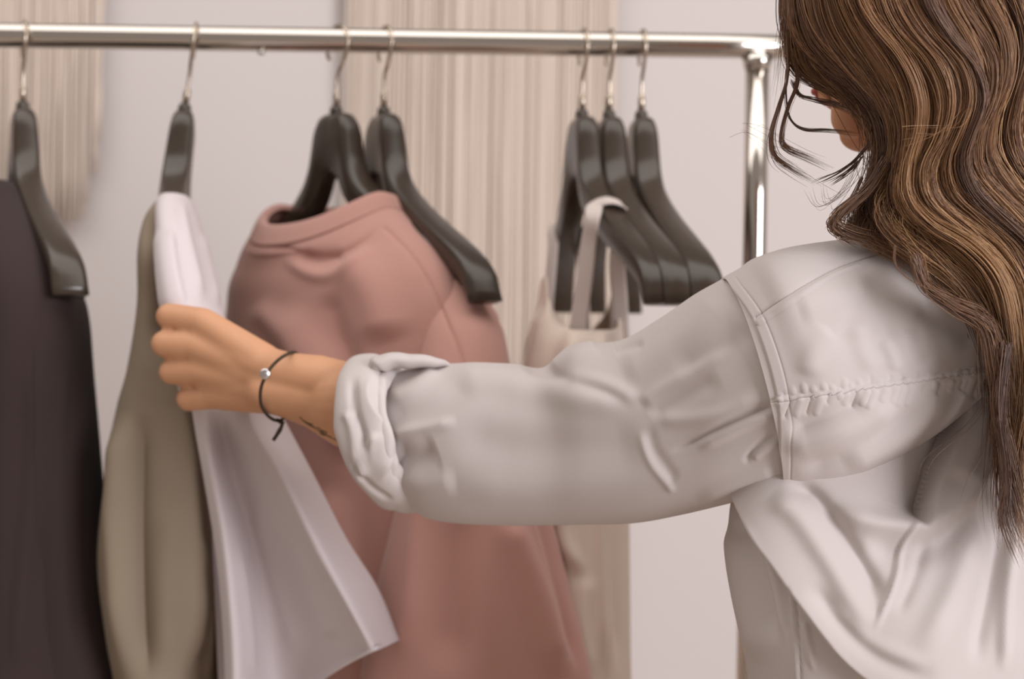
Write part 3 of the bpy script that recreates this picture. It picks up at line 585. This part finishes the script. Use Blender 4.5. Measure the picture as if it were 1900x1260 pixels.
# rolled cuff: a crumpled thick roll round the forearm
def cuff(name, path, rad, ra, rb, seed, amp, m=M_shirt, NT=260, NP=56):
    """path: loop round the arm (closed); ra along arm, rb radial"""
    r = np.random.default_rng(seed); K = len(path); pp = np.concatenate([path[-2:], path, path[:3]]); T = pchip(np.arange(-2, K + 3), pp, np.arange(NT) / NT * K)
    rr = pchip(np.arange(-2, K + 3), np.concatenate([rad[-2:], rad, rad[:3]]), np.arange(NT) / NT * K)
    cen = T.mean(0); ax = np.array([-.93, .28, -.1]); ax /= np.linalg.norm(ax); G = []
    w1, w2, w3 = wobble(NT, 9, seed), wobble(NT, 14, seed + 1), wobble(NT, 6, seed + 2)
    for k in range(NT):
        rd = T[k] - cen; rd -= ax * (rd @ ax); rd /= np.linalg.norm(rd); row = []
        for j in range(NP):
            a = j / NP * 2 * math.pi; c, s = math.cos(a), math.sin(a); c = np.sign(c) * abs(c) ** .8; s = np.sign(s) * abs(s) ** .8
            e = 1 + amp * (w1[k] * math.sin(a * 2 + w2[k]) + .6 * w3[k] * math.sin(3 * a + 5 * w1[k]))
            row.append(T[k] + ax * (c * ra * rr[k] * e + .003 * w2[k] * amp * 2) + rd * (s * rb * e))
        G.append(row)
    G = np.array(G); G = np.concatenate([G, G[:1]]); return G
loop = np.array([P(682, 676, 1.085), P(668, 700, 1.05), P(664, 750, 1.032), P(668, 810, 1.030), P(690, 870, 1.036), P(722, 915, 1.055), P(735, 928, 1.085), P(722, 900, 1.12), P(700, 800, 1.145), P(690, 720, 1.125)])
Gq = cuff('cuff', loop, np.array([1.0, 1.15, 1.2, 1.25, 1.2, 1.05, 1.0, .95, 1, 1.]), .0145, .0080, 5, .09)
Gq = sculpt(Gq, [('step', [(690, 690), (684, 740), (712, 800), (722, 850), (704, 900)], 5, .004, 26), ('ridge', [(655, 690), (660, 760), (680, 830), (672, 880)], 7, -.004), ('ridge', [(640, 760), (655, 800), (660, 870)], 8, .003), ('ridge', [(700, 800), (680, 840), (664, 900)], 9, .004), ('ridge', [(650, 860), (690, 905), (730, 930)], 5, -.003)])
cf = grid_obj('cuff', Gq, M_shirt, sd, closed=True)
loop2 = np.array([P(716, 684, 1.085), P(704, 706, 1.046), P(702, 750, 1.030), P(716, 810, 1.024), P(724, 860, 1.030), P(742, 915, 1.05), P(764, 940, 1.08), P(745, 900, 1.12), P(720, 800, 1.14), P(715, 720, 1.125)])
G2 = cuff('cuff', loop2, np.array([1.3, .7, .45, .5, .5, .8, 1., .9, 1, 1.2]), .012, .0052, 9, .2)
grid_obj('cuff_fold', G2, M_shirt, cf, closed=True)
fp = np.array([P(692, 690, 1.052), P(706, 676, 1.050), P(735, 668, 1.048), P(770, 668, 1.046), P(806, 673, 1.046), P(838, 682, 1.05)])
fp = pchip(np.arange(6), fp, np.linspace(0, 5, 60)); fr_ = pchip(np.arange(6), np.array([.004, .0085, .0075, .0068, .005, .0015]), np.linspace(0, 5, 60))
Gf = tube(fp, fr_, 24); c_ = fp[:, None]; Gf = c_ + (Gf - c_) * np.array([1, 1.5, .8]) + np.array([0, 0, .0012])[None, None] * wobble(60, 7, 3)[:, None, None]
grid_obj('cuff_flap', Gf, M_shirt, cf)
# bracelet
br = [P(548, 654, 1.108), P(528, 660, 1.086), P(508, 676, 1.081), P(494, 696, 1.079), P(484, 722, 1.083), P(485, 752, 1.093), P(500, 774, 1.103), P(520, 780, 1.118), P(538, 760, 1.132), P(552, 715, 1.136), P(556, 675, 1.128)]
K = len(br); pp = np.concatenate([br[-2:], br, br[:3]]); path = pchip(np.arange(-2, K + 3), pp, np.arange(90) / 90 * K)
b = MB(); b.tube(path, .0013, 8, True); b.tube([P(514, 779, 1.106), P(524, 786, 1.10), P(520, 798, 1.098), P(507, 817, 1.098)], .0015, 8); b.tube([P(518, 779, 1.108), P(526, 784, 1.104), P(516, 800, 1.1), P(510, 812, 1.1)], .0011, 8)
bl = b.obj('bracelet', M_cord, per)
bc = P(493, 694, 1.0795); b = MB(); b.tube([bc + [-.0008, .0025, 0], bc + [-.0005, .001, 0], bc + [0, -.0012, 0], bc + [0, -.002, 0]], [.0036, .0044, .0042, .003], 24); b.obj('bead', M_bead, bl)
# tattoo strokes lie on the skin of the forearm
from mathutils.bvhtree import BVHTree
dg = bpy.context.evaluated_depsgraph_get(); dg.update(); bv = BVHTree.FromObject(bo, dg); off = Vector(per.location)
b = MB()
for pts in ([(560, 782), (572, 792), (588, 800), (606, 812), (632, 824)], [(566, 788), (584, 797), (598, 808), (614, 815)], [(588, 797), (596, 801), (602, 808)], [(556, 778), (566, 786), (580, 792)], [(598, 803), (606, 806), (602, 812), (594, 808), (598, 803)]):
    pts = pchip(np.arange(len(pts)), np.array(pts, float), np.linspace(0, len(pts) - 1, 14)); pa = []
    for x, y in pts:
        y -= 4; d = Vector(P(x, y, 1.0) - C0).normalized(); h = bv.ray_cast(Vector(C0) - off, d)
        if h[0] is not None: pa.append(np.array(h[0] + off) - np.array(d) * .0002)
    if len(pa) > 3: b.tube(pa, .00045, 5)
if b.n: b.obj('tattoo', M_ink, per)
# ------------------------------------------------------------------ hair
hm = bpy.data.materials.new('hair'); hm.use_nodes = True; nt = hm.node_tree; bs = nt.nodes['Principled BSDF']
at = nt.nodes.new('ShaderNodeAttribute'); at.attribute_name = 'tone'; cr = nt.nodes.new('ShaderNodeValToRGB')
cr.color_ramp.elements[0].color = lin((74, 52, 44)); cr.color_ramp.elements[1].color = lin((208, 168, 124)); e = cr.color_ramp.elements.new(.45); e.color = lin((118, 84, 61)); e = cr.color_ramp.elements.new(.72); e.color = lin((166, 124, 87))
nt.links.new(at.outputs['Fac'], cr.inputs[0]); nt.links.new(cr.outputs[0], bs.inputs['Base Color']); bs.inputs['Roughness'].default_value = .38; bs.inputs['Specular IOR Level'].default_value = .55
GD = [
 [(1560,-260),(1500,-190),(1468,-90),(1460,0),(1457,70),(1463,112),(1508,142),(1606,178),(1662,228),(1680,280),(1662,330),(1622,378),(1578,405),(1562,425)],
 [(1580,-268),(1520,-190),(1485,-90),(1478,0),(1486,60),(1524,100),(1606,142),(1662,200),(1684,266),(1664,330),(1616,382),(1584,420),(1640,452),(1712,490),(1780,548),(1812,590)],
 [(1600,-272),(1550,-195),(1512,-90),(1505,0),(1524,60),(1576,118),(1650,180),(1682,262),(1656,340),(1612,395),(1640,436),(1724,468),(1792,520),(1838,600),(1862,690),(1876,780)],
 [(1620,-276),(1590,-195),(1560,-90),(1560,0),(1590,60),(1640,130),(1678,215),(1682,288),(1662,345),(1672,395),(1740,438),(1812,488),(1860,565),(1878,670),(1886,790),(1878,900),(1868,985)],
 [(1640,-280),(1630,-195),(1610,-90),(1618,0),(1642,50),(1690,112),(1722,190),(1716,262),(1692,320),(1698,370),(1756,420),(1826,468),(1874,540),(1892,650),(1892,770),(1884,900),(1882,1000),(1900,1080)],
 [(1660,-282),(1665,-195),(1660,-90),(1670,0),(1702,60),(1756,122),(1776,190),(1764,255),(1738,308),(1744,360),(1798,410),(1858,460),(1898,530),(1912,640),(1905,770),(1896,900),(1905,1010),(1925,1100)],
 [(1690,-282),(1705,-195),(1705,-90),(1712,0),(1750,65),(1800,128),(1814,185),(1794,248),(1780,300),(1800,350),(1852,400),(1905,455),(1935,540),(1935,650),(1920,780),(1915,900),(1930,1010),(1950,1100)],
 [(1710,-280),(1745,-195),(1760,-90),(1778,0),(1815,60),(1840,122),(1834,190),(1812,250),(1814,310),(1862,368),(1915,420),(1950,500),(1960,600),(1945,720),(1935,850),(1945,980),(1965,1080)],
 [(1730,-275),(1785,-190),(1815,-90),(1835,0),(1868,60),(1876,140),(1852,218),(1846,280),(1880,342),(1930,400),(1965,480),(1975,600),(1965,720),(1955,850),(1965,980)],
 [(1745,-270),(1820,-180),(1862,-90),(1882,0),(1898,80),(1890,160),(1876,240),(1890,300),(1938,370),(1970,460),(1985,600),(1975,760),(1975,900)],
 [(1760,-262),(1850,-170),(1905,-80),(1930,0),(1940,80),(1930,170),(1925,250),(1945,320),(1980,400),(2000,520),(2000,700),(1990,850)],
 [(1770,-258),(1880,-165),(1955,-80),(1985,0),(1990,80),(1975,170),(1972,250),(1990,320),(2015,400),(2030,520),(2025,700),(2010,840)],
 [(1775,-255),(1880,-165),(1950,-80),(1972,0),(1978,80),(1965,170),(1960,250),(1975,320),(2010,400),(2045,520),(2040,680),(2030,800)],
 [(1770,-255),(1860,-165),(1925,-80),(1948,0),(1952,80),(1940,170),(1940,250),(1955,320),(1995,400),(2050,500),(2055,640),(2050,760)]]
def depth(gi, y):
    base = pchip([-300, -200, -60, 100, 300, 450, 600, 800, 1100], [.945, .88, .835, .83, .842, .845, .848, .850, .845], np.clip(np.asarray(y, float), -300, 1100))
    side = np.interp(gi, [0, 1, 2, 3, 5, 8, 10, 11, 12, 13], [.10, .07, .042, .022, 0, .005, .03, .06, .11, .17]); fade = np.interp(y, [-300, -150, 330, 480], [.2, 1, 1, .25])
    return base + side * fade
NPT = 64; guides = []
for gi, g in enumerate(GD):
    g = np.array(g, float); d = np.concatenate([[0], np.cumsum(np.linalg.norm(np.diff(g, axis=0), axis=1))])
    q = pchip(d, g, np.linspace(0, d[-1], NPT)); Y = depth(gi, q[:, 1]); guides.append(np.array([P(a, b_, c) for (a, b_), c in zip(q, Y)]))
guides = np.array(guides)
def at_t(t):
    """path between neighbouring guides"""
    i = int(min(max(t, 0), len(guides) - 1.001)); f = t - i; return guides[i] * (1 - f) + guides[i + 1] * f
def strands(n, rad, nclump, spread, yoff, seed, tone0, name, tmin=0.0, tmax=13.0, trim=(.72, 1.0)):
    r = np.random.default_rng(seed); Vs = []; tones = []; s = np.linspace(0, 1, NPT); ct = np.sort(r.uniform(tmin, tmax, nclump))
    cd_ = r.normal(0, .006, nclump); cp = r.uniform(0, 6.28, nclump); cf_ = r.uniform(2.2, 4.0, nclump); ctone = np.clip(r.beta(1.3, 1.7, nclump), 0, 1); clen = r.uniform(trim[0], trim[1], nclump)
    for k in range(n):
        c = r.integers(nclump); g = r.normal(0, 1) * spread; t = np.clip(ct[c] + g, 0, 13)
        base = at_t(ct[c]); own = at_t(t); cl = np.interp(s, [0, .25, .6, 1], [.15, .5, .7, .74]) * r.uniform(.6, 1.15)
        p = own * (1 - cl[:, None]) + base * cl[:, None]
        tang = np.gradient(p, axis=0); tang /= np.linalg.norm(tang, axis=1, keepdims=True) + 1e-9; side = np.cross(tang, [0, 1, 0])
        wv = np.sin(s * cf_[c] * 6.28 + cp[c] + r.normal(0, .35)) * np.interp(s, [0, .3, 1], [0, .0012, .0026])
        p = p + side * wv[:, None] + side * (r.normal(0, .0016) * np.interp(s, [0, .4, 1], [.6, 1, 2.0]))[:, None] 
        p[:, 1] += yoff + cd_[c] * np.interp(s, [0, .2, 1], [.3, 1, 1]) + abs(g) * .012 + r.uniform(0, .006) + .002 * np.cos(s * cf_[c] * 6.28 + cp[c])
        fq = r.uniform(1, 3); p = p + side * (np.sin(s * fq * 6.28 + r.uniform(0, 6)) * .0009)[:, None]
        L_ = clen[c] * r.uniform(.86, 1.0); si = np.linspace(0, L_, NPT) * (NPT - 1); p = np.stack([np.interp(si, np.arange(NPT), p[:, j]) for j in range(3)], 1)
        rr = rad * r.uniform(.7, 1.3) * np.interp(s, [0, .85, 1], [1, .9, .15]); Vs.append(tube(p, rr, 3))
        tn = np.clip(tone0 + (ctone[c] - .4) * .75 * np.interp(s, [0, .3, .7, 1], [.35, .7, 1, 1.05]) + r.normal(0, .10) + .10 * np.interp(s, [0, .5, 1], [-.5, .3, 1]), 0, 1); tones.append(np.repeat(tn, 3))
    V = np.array(Vs).reshape(-1, 3); f1 = grid_faces(NPT, 3, True); Fc = (f1[None] + (np.arange(n) * NPT * 3)[:, None, None]).reshape(-1, 4)
    return V, Fc, np.concatenate(tones)
parts = [strands(9600, .00024, 97, .42, 0, 11, .50, 'h'), strands(2300, .00033, 39, .5, .016, 12, .16, 'h', 1.0, 13, (.8, 1)), strands(500, .0002, 90, .7, -.004, 13, .5, 'h', 0.0, 9.5, (.6, 1))]
# loose curls round the face and single flyaway hairs
def wisp(pts, Y, n, spr, seed, rad=.00022, tone=.4):
    r = np.random.default_rng(seed); pts = np.array(pts, float); Vs = []; tn = []
    base = pchip(np.arange(len(pts)), pts, np.linspace(0, len(pts) - 1, NPT)); s = np.linspace(0, 1, NPT)
    for k in range(n):
        o = r.normal(0, spr, 2); o2 = r.normal(0, spr, 2); q = base + o * (1 - s)[:, None] * .6 + np.outer(s, o2) * 1.6 + np.stack([np.sin(s * 6 + r.uniform(0, 6)), np.cos(s * 5 + r.uniform(0, 6))], 1) * spr * .4
        p = np.array([P(a, b_, Y + .01 * math.sin(3 * t + k) ) for (a, b_), t in zip(q, s)]); Lk = r.uniform(.75, 1); si = s * Lk * (NPT - 1); p = np.stack([np.interp(si, np.arange(NPT), p[:, j]) for j in range(3)], 1)
        Vs.append(tube(p, rad * r.uniform(.6, 1.2) * np.interp(s, [0, .8, 1], [1, 1, .2]), 3)); tn.append(np.full(NPT * 3, np.clip(tone + r.normal(0, .1), 0, 1)))
    V = np.array(Vs).reshape(-1, 3); f1 = grid_faces(NPT, 3, True); return V, (f1[None] + (np.arange(n) * NPT * 3)[:, None, None]).reshape(-1, 4), np.concatenate(tn)
parts += [wisp([(1460, 60), (1462, 140), (1445, 200), (1432, 250), (1438, 290), (1470, 315), (1520, 342)], .93, 46, 3.2, 1),
 wisp([(1470, 90), (1480, 150), (1462, 200), (1450, 250), (1458, 275), (1500, 295), (1550, 318)], .93, 30, 3.0, 2),
 wisp([(1460, 130), (1458, 180), (1466, 220), (1490, 240), (1540, 243), (1600, 250)], .935, 9, 1.2, 3, .0003, .2),
 wisp([(1470, 150), (1485, 176), (1512, 184), (1552, 194), (1600, 215)], .935, 24, 3, 4, .0002, .25),
 wisp([(1610, 270), (1585, 300), (1550, 325), (1510, 342)], .90, 12, 3, 5, .0003, .2), wisp([(1600, 290), (1580, 315), (1540, 345)], .90, 10, 3, 6, .00025, .25),
 wisp([(1600, 330), (1580, 370), (1550, 400), (1523, 432)], .89, 14, 2.5, 7, .0003, .3), wisp([(1645, 300), (1612, 350), (1560, 395), (1548, 420), (1585, 440), (1650, 452)], .88, 90, 7, 8, .0003, .35),
 wisp([(1600, 300), (1570, 350), (1530, 380), (1515, 340)], .89, 12, 9, 9, .00012, .4), wisp([(1660, 455), (1662, 490), (1690, 520), (1740, 545), (1775, 560)], .84, 5, 2, 10, .00025, .35),
 wisp([(1700, 480), (1720, 530), (1770, 565), (1830, 600), (1850, 680), (1865, 760)], .845, 160, 9, 11, .0003, .45), wisp([(1860, 640), (1850, 740), (1862, 820), (1880, 920), (1905, 1010)], .845, 120, 9, 12, .0003, .3),
 wisp([(1850, 600), (1840, 700), (1800, 780), (1720, 850), (1705, 900), (1725, 950)], .855, 3, 7, 13, .00014, .3), wisp([(1870, 640), (1860, 760), (1870, 880), (1866, 960), (1898, 1040)], .84, 60, 6, 14, .0003, .15), wisp([(1880, 600), (1870, 750), (1830, 880), (1800, 980)], .85, 5, 12, 15, .00014, .3),
 wisp([(1456, 0), (1452, 60), (1448, 100), (1440, 180)], .93, 14, 5, 16, .00014, .4), wisp([(1380, 240), (1420, 250), (1500, 300), (1580, 340)], .92, 6, 18, 17, .0001, .5), wisp([(1680, 250), (1760, 240), (1800, 200)], .83, 5, 14, 18, .00014, .8)]
offV = 0; VV = []; FF = []; TT = []
for V, Fc, tn in parts: VV.append(V); FF.append(Fc + offV); TT.append(tn); offV += len(V)
me = np_mesh('hair', np.concatenate(VV), np.concatenate(FF)); a = me.attributes.new('tone', 'FLOAT', 'POINT'); a.data.foreach_set('value', np.concatenate(TT).astype(np.float32))
ho = link('hair', me, hm, per)
# dense under-layer following the same locks, and the cap over the far side of the head
r = np.random.default_rng(3); under = []
for t in np.linspace(1.35, 13, 116):
    p = at_t(t).copy(); p[:, 1] += .024 + .005 * math.sin(t * 9) + .003 * math.sin(t * 23); under.append(p)
U = smooth_grid(np.array(under), 1, False)[:, :int(NPT * .86)]
uo = grid_obj('under_hair', U, hm, ho, closed=False, solid=.004)
a = uo.data.attributes.new('tone', 'FLOAT', 'POINT'); a.data.foreach_set('value', np.full(len(uo.data.vertices), .06, np.float32))
V = []
n1, n2 = 120, 60
for i in range(n2 + 1):
    ph = math.pi * (i / n2) * .60
    for j in range(n1):
        th = 2 * math.pi * j / n1; x = math.sin(ph) * math.sin(th); y = math.sin(ph) * math.cos(th); z = math.cos(ph)
        k = (1.0 + .012 * math.sin(th * 22) * math.sin(ph)) * (1 - .26 * min(1, max(0, (y - .05) * 4)) * min(1, max(0, (.5 - z) * 4))) * (1 - .18 * max(0, .3 - z))
        fwd = y * .101 if y > 0 else y * .108
        if y > .55 * 1 and z < .55: fwd = min(fwd, .060)
        V.append(HD(x * .083 * k, fwd * k - .006, z * .124 * k + .002))
me = np_mesh('hair_cap', V, grid_faces(n2 + 1, n1, True)); co = link('hair_cap', me, hm, ho); a = me.attributes.new('tone', 'FLOAT', 'POINT'); a.data.foreach_set('value', np.full(len(me.vertices), .2, np.float32))
